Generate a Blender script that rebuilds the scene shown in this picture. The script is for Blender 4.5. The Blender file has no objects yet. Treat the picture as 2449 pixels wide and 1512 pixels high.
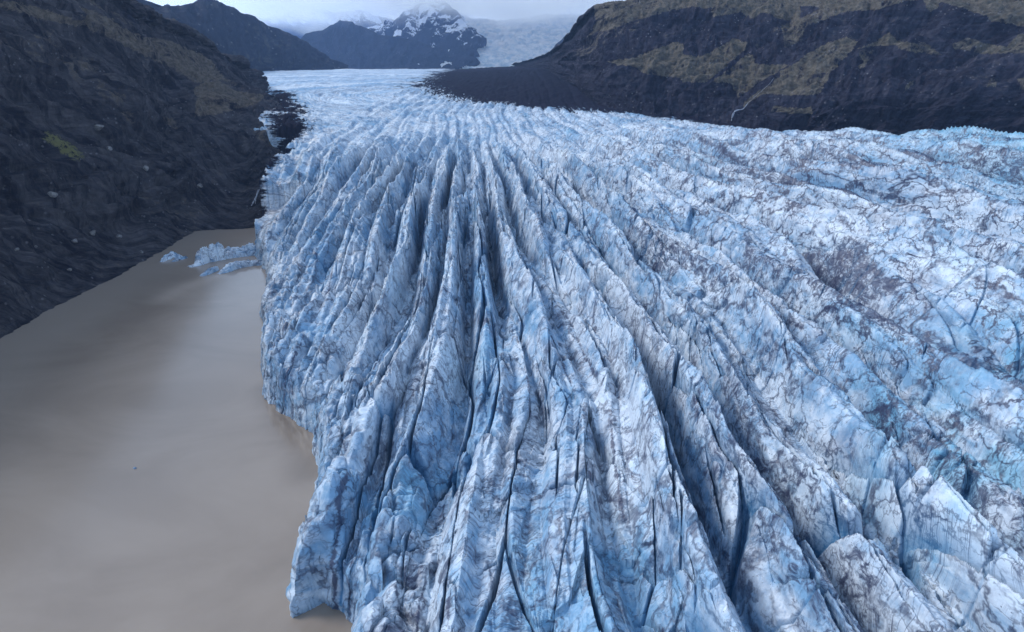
import bpy, math, random
import numpy as np

# ------------------------------------------------------------------ camera, sky, sun, exposure
S = bpy.context.scene
PITCH = math.atan(606 / 1224 * 0.75)
CAM = np.array([0.0, 0.0, 100.0])
cd = bpy.data.cameras.new("camera")
cam = bpy.data.objects.new("camera", cd)
S.collection.objects.link(cam)
cam.location = CAM
cam.rotation_euler = (math.pi / 2 - PITCH, 0, 0)
cd.sensor_width = 36
cd.lens = 24
cd.clip_start = 1
cd.clip_end = 60000
S.camera = cam

SUN_EL, SUN_AZ = math.radians(43), math.radians(-66)      # azimuth from +Y towards +X
W = bpy.data.worlds.new("World")
S.world = W
W.use_nodes = True
wn = W.node_tree
wn.nodes.clear()
sky = wn.nodes.new("ShaderNodeTexSky")
sky.sky_type = 'NISHITA'
sky.sun_disc = False
sky.sun_elevation = SUN_EL
sky.sun_rotation = SUN_AZ
sky.air_density = 1.0
sky.dust_density = 0.6
sky.ozone_density = 3.0
bg = wn.nodes.new("ShaderNodeBackground")
bg.inputs[1].default_value = 0.10
wo = wn.nodes.new("ShaderNodeOutputWorld")
# thin high overcast mixed over the blue
tc = wn.nodes.new("ShaderNodeTexCoord")
cn = wn.nodes.new("ShaderNodeTexNoise")
cn.inputs['Scale'].default_value = 2.5; cn.inputs['Detail'].default_value = 5
wn.links.new(tc.outputs['Generated'], cn.inputs['Vector'])
cm = wn.nodes.new("ShaderNodeMapRange")
cm.inputs['From Min'].default_value = 0.35; cm.inputs['From Max'].default_value = 0.65
cm.inputs['To Min'].default_value = 0.35; cm.inputs['To Max'].default_value = 0.75
wn.links.new(cn.outputs[0], cm.inputs['Value'])
mx = wn.nodes.new("ShaderNodeMix"); mx.data_type = 'RGBA'
sz = wn.nodes.new("ShaderNodeSeparateXYZ")
wn.links.new(tc.outputs['Generated'], sz.inputs[0])
hz = wn.nodes.new("ShaderNodeMapRange")
hz.inputs['From Min'].default_value = 0.0; hz.inputs['From Max'].default_value = 0.4
hz.inputs['To Min'].default_value = 3.0; hz.inputs['To Max'].default_value = 0.85
wn.links.new(sz.outputs[2], hz.inputs['Value'])
hm = wn.nodes.new("ShaderNodeVectorMath"); hm.operation = 'SCALE'
hm.inputs[0].default_value = (4.5, 5.9, 7.9)
wn.links.new(hz.outputs[0], hm.inputs['Scale'])
wn.links.new(hm.outputs[0], mx.inputs[7])
wn.links.new(cm.outputs[0], mx.inputs[0])
wn.links.new(sky.outputs[0], mx.inputs[6])
wn.links.new(mx.outputs[2], bg.inputs[0])
wn.links.new(bg.outputs[0], wo.inputs[0])
sl = bpy.data.lights.new("sun", 'SUN')
sl.energy = 1.5
sl.angle = math.radians(18)
sl.color = (1.0, 0.97, 0.94)
so = bpy.data.objects.new("sun", sl)
S.collection.objects.link(so)
so.rotation_euler = (math.pi / 2 - SUN_EL, 0, math.pi - SUN_AZ)
S.view_settings.view_transform = 'Standard'
S.view_settings.look = 'None'
S.view_settings.gamma = 1
S.view_settings.exposure = 0.66
S.cycles.use_denoising = True
S.cycles.max_bounces = 14
S.cycles.diffuse_bounces = 3
S.cycles.glossy_bounces = 2
S.cycles.volume_bounces = 12
S.cycles.volume_max_steps = 128

random.seed(7)
rng = np.random.default_rng(11)
Q = 1.0                                # tessellation density

# ------------------------------------------------------------------ helpers: places
def ray(u, v):
    """direction (forward component 1) of a point of the 2448x1512 photograph"""
    nx = (u - 1224) / 1224 * 0.75
    ny = (756 - v) / 1224 * 0.75
    cp, sp = math.cos(PITCH), math.sin(PITCH)
    return np.array([nx, cp + ny * sp, -sp + ny * cp])

def on_level(u, v, z):
    d = ray(u, v)
    return CAM + d * ((z - CAM[2]) / d[2])

def at_dist(u, v, y):
    d = ray(u, v)
    return CAM + d * (y / d[1])

def project(P):
    """photograph coordinates of world points"""
    cp, sp = math.cos(PITCH), math.sin(PITCH)
    d = P - CAM
    f = d[..., 1] * cp - d[..., 2] * sp
    up = d[..., 1] * sp + d[..., 2] * cp
    f = np.maximum(f, 1)
    return 1224 + d[..., 0] / f / 0.75 * 1224, 756 - up / f / 0.75 * 1224

# ------------------------------------------------------------------ helpers: noise
F = np.float32
PERM = rng.permutation(4096).astype(np.int32)
PERM2 = np.concatenate([PERM, PERM])
GA = rng.random(4096).astype(F) * F(2 * math.pi)
GX, GY = np.cos(GA), np.sin(GA)
R1 = rng.random(4096).astype(F)
R2 = rng.random(4096).astype(F)
R3 = rng.random(4096).astype(F)
R4 = rng.random(4096).astype(F)

def hsh(ix, iy):
    return PERM2[(PERM2[ix & 4095] + iy) & 4095]

def pn(x, y):
    """2-D gradient noise, about -1..1"""
    x = np.asarray(x, F); y = np.asarray(y, F)
    fx = np.floor(x); fy = np.floor(y)
    ix = fx.astype(np.int32); iy = fy.astype(np.int32)
    x = x - fx; y = y - fy
    ux = x * x * x * (x * (x * 6 - 15) + 10)
    uy = y * y * y * (y * (y * 6 - 15) + 10)
    h = hsh(ix, iy);         a = GX[h] * x + GY[h] * y
    h = hsh(ix + 1, iy);     b = GX[h] * (x - 1) + GY[h] * y
    h = hsh(ix, iy + 1);     c = GX[h] * x + GY[h] * (y - 1)
    h = hsh(ix + 1, iy + 1); d = GX[h] * (x - 1) + GY[h] * (y - 1)
    a += ux * (b - a); c += ux * (d - c)
    return (a + uy * (c - a)) * F(1.5)

def fbm(x, y, o=4, gain=0.5, lac=2.03):
    r = 0; a = 1.0; n = 0
    for i in range(o):
        r = r + a * pn(x * lac ** i + 17.3 * i, y * lac ** i - 9.1 * i)
        n += a; a *= gain
    return r / F(n)

def ridged(x, y, o=3, gain=0.5, lac=2.1):
    r = 0; a = 1.0; n = 0
    for i in range(o):
        r = r + a * (1 - np.abs(pn(x * lac ** i + 31.7 * i, y * lac ** i + 5.3 * i)) * F(1.6))
        n += a; a *= gain
    return r / F(n)

def voronoi(x, y, jit=0.85):
    """returns F1, F2 distances, cell hash, offset from the cell centre (dx, dy)"""
    x = np.asarray(x, F); y = np.asarray(y, F)
    fx = np.floor(x); fy = np.floor(y)
    ix = fx.astype(np.int32); iy = fy.astype(np.int32)
    f1 = np.full(x.shape, 9, F); f2 = np.full(x.shape, 9, F)
    cid = np.zeros(x.shape, np.int32)
    cx = np.zeros(x.shape, F); cy = np.zeros(x.shape, F)
    for i in (-1, 0, 1):
        for j in (-1, 0, 1):
            h = hsh(ix + i, iy + j)
            px = fx + i + F(0.5) + (R1[h] - F(0.5)) * F(jit) - x
            py = fy + j + F(0.5) + (R2[h] - F(0.5)) * F(jit) - y
            d = np.sqrt(px * px + py * py)
            near = d < f1
            f2 = np.where(near, f1, np.minimum(f2, d))
            f1 = np.where(near, d, f1)
            cid = np.where(near, h, cid)
            cx = np.where(near, -px, cx); cy = np.where(near, -py, cy)
    return f1, f2, cid, cx, cy

def sstep(a, b, x):
    t = np.clip((x - a) / (b - a), 0, 1)
    return t * t * (3 - 2 * t)

def gauss(x):
    return np.exp(-x * x)

# ------------------------------------------------------------------ helpers: objects
def link(o):
    S.collection.objects.link(o)
    return o

def tag(o, label=None, cat=None, group=None, kind=None):
    for k, v in (('label', label), ('category', cat), ('group', group), ('kind', kind)):
        if v:
            o[k] = v
    return o

def grid_faces(nr, nc):
    i = np.arange(nr * nc, dtype=np.int32).reshape(nr, nc)
    return np.stack([i[:-1, :-1], i[:-1, 1:], i[1:, 1:], i[1:, :-1]], -1).reshape(-1, 4)

def mesh_obj(name, V, Fq, mat, attrs=None, parent=None, smooth=True):
    V = np.ascontiguousarray(V, F).reshape(-1, 3)
    Fq = np.ascontiguousarray(Fq, np.int32)
    k = Fq.shape[1]
    me = bpy.data.meshes.new(name)
    me.vertices.add(len(V)); me.vertices.foreach_set("co", V.ravel())
    me.loops.add(Fq.size); me.loops.foreach_set("vertex_index", Fq.ravel())
    me.polygons.add(len(Fq))
    me.polygons.foreach_set("loop_start", np.arange(0, Fq.size, k, dtype=np.int32))
    me.polygons.foreach_set("use_smooth", np.full(len(Fq), smooth))
    for an, av in (attrs or {}).items():
        av = np.ascontiguousarray(av, F)
        if av.ndim == 2 and av.shape[1] == 3:
            at = me.attributes.new(an, 'FLOAT_VECTOR', 'POINT'); at.data.foreach_set("vector", av.ravel())
        else:
            at = me.attributes.new(an, 'FLOAT', 'POINT'); at.data.foreach_set("value", av.ravel())
    me.update(calc_edges=True)
    me.materials.append(mat)
    o = bpy.data.objects.new(name, me)
    link(o)
    if parent is not None:
        o.parent = parent
    return o

def trimmed(V, Fq, keep, attrs):
    """drop the faces whose corners are all unwanted, and the vertices nothing uses"""
    Fq = Fq[keep[Fq].any(1)]
    used = np.zeros(len(V), bool); used[Fq.ravel()] = True
    new = np.cumsum(used) - 1
    return V[used], new[Fq].astype(np.int32), {k: a[used] for k, a in attrs.items()}

def spline(P, n):
    """Catmull-Rom resampling of rows of points (along axis 0)"""
    P = np.asarray(P, float); m = len(P)
    t = np.linspace(0, m - 1, n); i = np.minimum(t.astype(int), m - 2); f = (t - i)
    f = f.reshape((-1,) + (1,) * (P.ndim - 1))
    p0 = P[np.maximum(i - 1, 0)]; p1 = P[i]; p2 = P[i + 1]; p3 = P[np.minimum(i + 2, m - 1)]
    return 0.5 * (2 * p1 + (p2 - p0) * f + (2 * p0 - 5 * p1 + 4 * p2 - p3) * f ** 2 + (3 * p1 - p0 - 3 * p2 + p3) * f ** 3)

def loft(rows, nr, nc):
    """rows of control points (same count) -> nr x nc smooth grid and its normals (upwards)"""
    G = np.stack([spline(r, nc) for r in rows])
    G = spline(G, nr)
    return G

def normals(G):
    du = np.gradient(G, axis=1); dv = np.gradient(G, axis=0)
    n = np.cross(du, dv)
    n /= np.linalg.norm(n, axis=2, keepdims=True) + 1e-9
    n[n[..., 2] < 0] *= -1
    return n

# ------------------------------------------------------------------ helpers: materials
class NT:
    def __init__(self, name):
        self.m = bpy.data.materials.new(name); self.m.use_nodes = True
        self.t = self.m.node_tree; self.t.nodes.clear()
        self.out = self.t.nodes.new("ShaderNodeOutputMaterial")
    def n(self, typ, **kw):
        x = self.t.nodes.new(typ)
        for k, v in kw.items():
            setattr(x, k, v)
        return x
    def set(self, sock, v):
        if hasattr(v, 'is_output'):
            self.t.links.new(v, sock)
        else:
            sock.default_value = v
    def attr(self, name, out='Fac'):
        a = self.n("ShaderNodeAttribute", attribute_name=name)
        return a.outputs[out]
    def geo(self, out):
        return self.n("ShaderNodeNewGeometry").outputs[out]
    def math(self, op, a, b=0.0, c=0.0, clamp=False):
        x = self.n("ShaderNodeMath", operation=op, use_clamp=clamp)
        for i, v in enumerate((a, b, c)):
            self.set(x.inputs[i], v)
        return x.outputs[0]
    def mul(self, a, b): return self.math('MULTIPLY', a, b)
    def add(self, a, b): return self.math('ADD', a, b)
    def vmul(self, a, v):
        x = self.n("ShaderNodeVectorMath", operation='MULTIPLY')
        self.set(x.inputs[0], a); self.set(x.inputs[1], v)
        return x.outputs[0]
    def vadd(self, a, b):
        x = self.n("ShaderNodeVectorMath", operation='ADD')
        self.set(x.inputs[0], a); self.set(x.inputs[1], b)
        return x.outputs[0]
    def noise(self, vec, scale=1.0, detail=4.0, rough=0.5, dist=0.0, out=0, ntype='FBM'):
        x = self.n("ShaderNodeTexNoise", noise_type=ntype)
        self.set(x.inputs['Vector'], vec); self.set(x.inputs['Scale'], scale)
        self.set(x.inputs['Detail'], detail); self.set(x.inputs['Roughness'], rough)
        self.set(x.inputs['Distortion'], dist)
        return x.outputs[out]
    def vor(self, vec, scale=1.0, feature='F1', out=0, rand=1.0):
        x = self.n("ShaderNodeTexVoronoi", feature=feature)
        self.set(x.inputs['Vector'], vec); self.set(x.inputs['Scale'], scale)
        self.set(x.inputs['Randomness'], rand)
        return x.outputs[out]
    def ramp(self, v, a, b, lo=0.0, hi=1.0, smooth=True):
        x = self.n("ShaderNodeMapRange", interpolation_type='SMOOTHSTEP' if smooth else 'LINEAR')
        for k, q in zip(("Value", "From Min", "From Max", "To Min", "To Max"), (v, a, b, lo, hi)):
            self.set(x.inputs[k], q)
        return x.outputs[0]
    def mix(self, f, a, b):
        x = self.n("ShaderNodeMix", data_type='RGBA')
        self.set(x.inputs[0], f)
        self.set(x.inputs[6], a + (1,) if isinstance(a, tuple) else a)
        self.set(x.inputs[7], b + (1,) if isinstance(b, tuple) else b)
        return x.outputs[2]
    def bump(self, h, strength=0.5, dist=1.0, normal=None):
        x = self.n("ShaderNodeBump")
        self.set(x.inputs['Strength'], strength); self.set(x.inputs['Distance'], dist)
        self.set(x.inputs['Height'], h)
        if normal is not None:
            self.set(x.inputs['Normal'], normal)
        return x.outputs[0]
    def bsdf(self, col, rough=0.8, normal=None, spec=0.3, **kw):
        x = self.n("ShaderNodeBsdfPrincipled")
        self.set(x.inputs['Base Color'], col + (1,) if isinstance(col, tuple) else col)
        self.set(x.inputs['Roughness'], rough)
        self.set(x.inputs['Specular IOR Level'], spec)
        if normal is not None:
            self.set(x.inputs['Normal'], normal)
        for k, v in kw.items():
            self.set(x.inputs[k], v)
        self.t.links.new(x.outputs[0], self.out.inputs['Surface'])
        return x

def ice_material():
    M = NT("glacier_ice")
    fl = M.attr("flow", 'Vector')            # across, along, height
    crack = M.attr("crack"); debris = M.attr("debris"); veins = M.attr("veins")
    fresh = M.attr("fresh")
    # soft variation between white weathered ice and blue ice
    big = M.noise(M.vmul(fl, (0.05, 0.02, 0.05)), 1.0, 4, 0.6)
    mid = M.noise(M.vmul(fl, (0.22, 0.20, 0.3)), 1.0, 6, 0.65, 0.5)
    k = M.ramp(M.add(M.mul(big, 0.55), M.mul(mid, 0.45)), 0.40, 0.58)
    col = M.mix(k, (0.22, 0.40, 0.59), (0.66, 0.75, 0.84))
    col = M.mix(fresh, col, (0.13, 0.46, 0.66))
    # grey wash of fine dust
    dust = M.ramp(M.noise(M.vmul(fl, (0.13, 0.10, 0.12)), 1.0, 8, 0.72, 0.6), 0.44, 0.66)
    col = M.mix(M.mul(dust, 0.42), col, (0.14, 0.16, 0.24))
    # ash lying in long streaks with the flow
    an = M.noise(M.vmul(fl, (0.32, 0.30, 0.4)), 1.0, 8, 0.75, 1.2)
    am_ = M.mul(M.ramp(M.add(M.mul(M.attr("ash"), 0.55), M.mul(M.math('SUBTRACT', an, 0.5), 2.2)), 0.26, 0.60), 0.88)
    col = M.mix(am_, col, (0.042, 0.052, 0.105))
    # thin dirt layers crossing the ridges
    w = M.noise(M.vmul(fl, (0.05, 0.05, 0.05)), 1.0, 3, 0.5)
    sp = M.n("ShaderNodeSeparateXYZ"); M.set(sp.inputs[0], fl)
    lay = M.add(M.add(sp.outputs[1], M.mul(sp.outputs[2], 0.22)), M.mul(w, 8.0))
    cb = M.n("ShaderNodeCombineXYZ"); M.set(cb.inputs[1], lay); M.set(cb.inputs[0], M.mul(sp.outputs[0], 0.05))
    l1 = M.noise(cb.outputs[0], 0.75, 3, 0.65)
    line = M.ramp(M.math('ABSOLUTE', M.math('SUBTRACT', l1, 0.5)), 0.0, 0.036, 1.0, 0.0)
    gate = M.ramp(M.noise(M.vmul(fl, (0.12, 0.06, 0.1)), 1.0, 5, 0.65), 0.44, 0.64)
    col = M.mix(M.mul(M.mul(line, gate), 0.7), col, (0.06, 0.07, 0.13))
    # specks of grit
    gr_ = M.mul(M.ramp(M.vor(fl, 1.3), 0.06, 0.17, 1.0, 0.0), M.ramp(M.noise(fl, 0.12, 3, 0.6), 0.45, 0.6))
    col = M.mix(M.mul(gr_, 0.75), col, (0.05, 0.06, 0.11))
    # dark vein network
    wv = M.n("ShaderNodeVectorMath", operation='SCALE'); M.set(wv.inputs[0], M.noise(M.vmul(fl, (0.2, 0.2, 0.2)), 1.0, 4, 0.6, out=1)); wv.inputs['Scale'].default_value = 6.0
    p = M.vadd(M.vmul(fl, (1, 0.6, 0.6)), wv.outputs[0])
    for sc, th, am in ((0.06, 0.042, 0.95), (0.15, 0.06, 0.95), (0.42, 0.075, 0.75)):
        e = M.vor(p, sc, 'DISTANCE_TO_EDGE')
        g = M.ramp(M.noise(M.vmul(fl, (0.06, 0.05, 0.06)), 1.0 + sc * 3, 5, 0.7), 0.38, 0.54)
        ln = M.mul(M.ramp(e, 0.0, th, 1.0, 0.0), g)
        col = M.mix(M.mul(M.mul(ln, veins), am), col, (0.03, 0.038, 0.085))
    # freshly split walls of the cracks: clean blue ice
    col = M.mix(M.mul(crack, 0.85), col, (0.03, 0.19, 0.38))
    # rock debris lying on the ice
    dn = M.noise(M.vmul(fl, (0.22, 0.055, 0.22)), 1.0, 7, 0.72)
    dm = M.ramp(M.add(debris, M.mul(M.math('SUBTRACT', dn, 0.5), 2.2)), 0.38, 0.60)
    col = M.mix(dm, col, (0.014, 0.014, 0.025))
    hb = M.add(M.noise(M.vmul(fl, (0.9, 1.3, 1.1)), 1.0, 5, 0.55), M.mul(line, -0.12))
    nb = M.bump(hb, 0.4, 0.45)
    rough = M.ramp(dm, 0.0, 1.0, 0.42, 0.95)
    M.bsdf(col, rough, nb, M.ramp(dm, 0.0, 1.0, 0.35, 0.02))
    return M.m

def rock_material(name, rock=(0.045, 0.043, 0.058), rock2=(0.085, 0.08, 0.092), grass=(0.20, 0.165, 0.085), bias=0.0, scale=1.0, bumpd=2.0, moss=None):
    M = NT(name)
    pos = M.geo('Position')
    g = M.attr("grass")
    n1 = M.noise(pos, 0.02 * scale, 6, 0.65)
    n2 = M.noise(pos, 0.11 * scale, 7, 0.7, 0.4)
    zs = M.vmul(pos, (0.012, 0.012, 0.22))
    strat = M.noise(zs, 1.0 * scale, 4, 0.7)
    col = M.mix(M.ramp(n2, 0.35, 0.72), rock, rock2)
    col = M.mix(M.mul(M.ramp(strat, 0.5, 0.62), 0.7), col, (0.016, 0.016, 0.026))
    sl = M.n("ShaderNodeSeparateXYZ"); M.set(sl.inputs[0], M.geo('Normal'))
    col = M.mix(M.ramp(M.add(g, M.mul(M.math('SUBTRACT', n2, 0.5), 0.5)), -0.35, -0.1, 1.0, 0.0), col, (0.013, 0.013, 0.023))
    st = M.attr("streak", 'Vector')
    k1 = M.noise(M.vmul(st, (55.0, 6.0, 0)), 1.0, 7, 0.7, 0.9)
    k2 = M.noise(M.vmul(st, (170.0, 26.0, 0)), 1.0, 6, 0.7, 0.6)
    kk = M.math('SUBTRACT', M.add(M.mul(k1, 0.6), M.mul(k2, 0.4)), 0.5)
    col = M.mix(M.ramp(kk, -0.09, 0.09), M.mix(0.7, col, (0.014, 0.014, 0.024)), M.mix(0.45, col, rock2))
    gm = M.add(g, M.mul(kk, 2.6))
    gm = M.add(M.add(gm, M.mul(M.math('SUBTRACT', n1, 0.5), 1.2)), M.mul(M.math('SUBTRACT', n2, 0.5), 2.4))
    gm = M.add(gm, M.mul(M.math('SUBTRACT', sl.outputs[2], 0.72), 0.25))
    gm = M.mul(M.ramp(gm, 0.22 - bias, 0.80 - bias), 0.92)
    gcol = M.mix(M.ramp(M.noise(pos, 0.22 * scale, 6, 0.75), 0.32, 0.66), grass, tuple(c * 0.4 for c in grass))
    col = M.mix(gm, col, gcol)
    if moss:
        col = M.mix(M.ramp(M.add(M.attr("moss"), M.mul(M.math('SUBTRACT', M.noise(pos, 0.30, 7, 0.78), 0.5), 3.6)), 0.55, 0.95), col, moss)
    # pale stones scattered in the scree
    vd = M.vor(pos, 0.28 * scale)
    pg = M.ramp(M.noise(pos, 0.05 * scale, 5, 0.7), 0.48, 0.60)
    col = M.mix(M.mul(M.mul(M.ramp(vd, 0.10, 0.26, 1.0, 0.0), pg), 0.7), col, (0.22, 0.215, 0.23))
    sn = M.attr("snow")
    sm = M.ramp(M.add(sn, M.mul(M.math('SUBTRACT', M.noise(pos, 0.02 * scale, 8, 0.72, 0.5), 0.5), 2.2)), 0.5, 0.6)
    col = M.mix(sm, col, (0.75, 0.8, 0.88))
    hb = M.add(M.noise(pos, 0.16 * scale, 9, 0.68, 0.3), M.mul(M.noise(M.vmul(pos, (0.05, 0.05, 0.5)), 1.0 * scale, 4, 0.6), 0.35))
    M.bsdf(col, 0.92, M.bump(hb, 1.0, bumpd * 1.6), 0.03)
    return M.m

# ------------------------------------------------------------------ the lake
def lake_material():
    M = NT("silty_water")
    pos = M.geo('Position')
    w = M.add(M.mul(M.math('SUBTRACT', M.noise(M.vmul(pos, (0.012, 0.02, 0)), 1.0, 5, 0.6, 1.6), 0.5), 0.9), M.attr("silt_reflection"))
    col = M.mix(M.ramp(w, 0.0, 1.0, smooth=False), (0.175, 0.138, 0.108), (0.36, 0.302, 0.25))
    col = M.mix(M.attr("warm"), col, (0.30, 0.24, 0.19))
    h = M.noise(M.vmul(pos, (0.9, 0.9, 0)), 1.0, 4, 0.6)
    M.bsdf(col, 0.16, M.bump(h, 0.10, 0.10), 0.4)
    return M.m

def build_lake():
    nx, ny = 260, 260
    gx, gy = np.meshgrid(np.linspace(-700, 60, nx), np.linspace(-200, 520, ny))
    P = np.stack([gx, gy, np.zeros_like(gx)], -1)
    U, V = project(P)
    ok = gy > 20
    def soft_band(pts, wid):
        W_ = np.array([on_level(u, v, 0)[:2] for u, v in pts])
        d, _ = seg_dist(gx.astype(F), gy.astype(F), W_)
        return gauss(d / wid)
    silt_reflection = np.full(gx.shape, 0.62)
    silt_reflection -= 0.33 * soft_band([(480, 655), (380, 670), (330, 740), (200, 840), (60, 960), (-200, 1120)], 17)
    silt_reflection -= 0.25 * soft_band([(560, 580), (480, 610)], 14)
    silt_reflection += 0.45 * soft_band([(520, 660), (430, 690), (390, 715)], 6)
    warm = 0.75 * soft_band([(560, 560), (470, 585), (385, 625), (255, 700), (130, 770), (0, 850), (-300, 1050)], 16)
    silt_reflection -= 0.45 * soft_band([(640, 930), (700, 1020), (740, 1130)], 5)  # dark reflection of the ice front, painted into the water colour
    o = mesh_obj("lake", P.reshape(-1, 3), grid_faces(ny, nx), lake_material(), dict(silt_reflection=silt_reflection.ravel(), warm=warm.ravel()))
    tag(o, "still grey brown silty meltwater lake between dark hillside and glacier front", kind="structure")

# ------------------------------------------------------------------ the glacier
FRONT = [(612, 546), (604, 575), (640, 640), (622, 695), (632, 800), (625, 910), (745, 985), (762, 1060), (748, 1130),
         (762, 1200), (704, 1300), (690, 1400), (765, 1378), (850, 1422), (826, 1500), (790, 1640), (760, 1900)]
FRONTW = np.array([on_level(u, v, 7.0)[:2] for u, v in FRONT])
FAN = (-60.0, 950.0)
# flow lines of the tongue: (label t, points (x, y) from the upper basin towards the lake)
FLOW = [(-150, [(-160, 700), (-140, 400), (-150, 200), (-170, 50)]),
        (-84, [(-92, 700), (-80, 560), (-75, 413), (-73, 324), (-80, 214), (-96, 150), (-105, 50)]),
        (-50, [(-70, 700), (-60, 560), (-52, 324), (-40, 240), (-36, 208), (-56, 160), (-66, 110), (-70, 50)]),
        (-24, [(-52, 700), (-41, 557), (-30, 350), (-22, 264), (-17, 184), (-24, 140), (-30, 101), (-33, 50)]),
        (-6, [(-38, 700), (-16, 264), (-10, 149), (-7, 100), (-6, 50)]),
        (18, [(-26, 700), (0, 361), (11, 243), (21, 184), (26, 110), (32, 73), (36, 50)]),
        (50, [(-12, 700), (20, 445), (50, 233), (56, 136), (58, 73), (60, 45)]),
        (78, [(4, 700), (55, 322), (76, 206), (82, 129), (88, 60)]),
        (114, [(26, 700), (81, 351), (112, 202), (120, 136), (130, 60)]),
        (176, [(56, 700), (108, 373), (154, 284), (178, 225), (205, 120), (215, 60)]),
        (280, [(110, 700), (190, 420), (255, 290), (300, 180), (330, 60)]),
        (430, [(230, 700), (340, 420), (420, 280), (480, 100)]),
        (900, [(650, 700), (800, 400), (900, 200), (950, 50)])]

def flow_field():
    gy_ = np.linspace(30, 720, 240); gx_ = np.linspace(-220, 760, 420)
    xs = []
    for t, pts in FLOW:
        p = spline(np.array(pts, float), 200)
        o = np.argsort(p[:, 1])
        xs.append(np.interp(gy_, p[o, 1], p[o, 0]))
    xs = np.array(xs); ts = np.array([t for t, _ in FLOW], float)
    T = np.array([np.interp(gx_, np.maximum.accumulate(xs[:, i] + np.arange(len(ts)) * 1e-3), ts) for i in range(len(gy_))])
    k = np.hanning(23); k /= k.sum()
    for _ in range(2):
        T = np.apply_along_axis(lambda r: np.convolve(np.pad(r, 11, mode='edge'), k, 'valid'), 1, T)
        T = np.apply_along_axis(lambda r: np.convolve(np.pad(r, 11, mode='edge'), k, 'valid'), 0, T)
    return gx_, gy_, T

def sample_flow(x, y):
    gx_, gy_, T = flow_field()
    fx = np.clip((x - gx_[0]) / (gx_[1] - gx_[0]), 0, len(gx_) - 1.001); fy = np.clip((y - gy_[0]) / (gy_[1] - gy_[0]), 0, len(gy_) - 1.001)
    ix = fx.astype(np.int32); iy = fy.astype(np.int32); fx = fx - ix; fy = fy - iy
    v = (T[iy, ix] * (1 - fx) + T[iy, ix + 1] * fx) * (1 - fy) + (T[iy + 1, ix] * (1 - fx) + T[iy + 1, ix + 1] * fx) * fy
    return v.astype(F)

def seg_dist(px, py, P):
    """distance to an open polyline and on which side (positive: left of travel)"""
    best = np.full(px.shape, 1e9, F); side = np.zeros(px.shape, F)
    for a, b in zip(P[:-1], P[1:]):
        dx, dy = b - a
        L = dx * dx + dy * dy
        t = np.clip(((px - a[0]) * dx + (py - a[1]) * dy) / L, 0, 1)
        qx = px - a[0] - t * dx; qy = py - a[1] - t * dy
        d = np.sqrt(qx * qx + qy * qy)
        s = np.sign(dx * (py - a[1]) - dy * (px - a[0]))
        tie = d < best - 1e-4
        best = np.where(tie, d, best); side = np.where(tie, s, side)
    return best, side

def inside(px, py, P):
    """even-odd test"""
    r = np.zeros(px.shape, bool)
    n = len(P)
    for i in range(n):
        x1, y1 = P[i]; x2, y2 = P[(i + 1) % n]
        c = ((y1 > py) != (y2 > py))
        with np.errstate(divide='ignore', invalid='ignore'):
            xi = (x2 - x1) * (py - y1) / (y2 - y1 + 1e-12) + x1
        r ^= c & (px < xi)
    return r

def ground_base(y):
    return np.interp(y, [0, 60, 150, 400, 700, 1000, 1500, 2400, 3000], [22, 23, 27, 39, 53, 63, 72, 77, 50])

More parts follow.
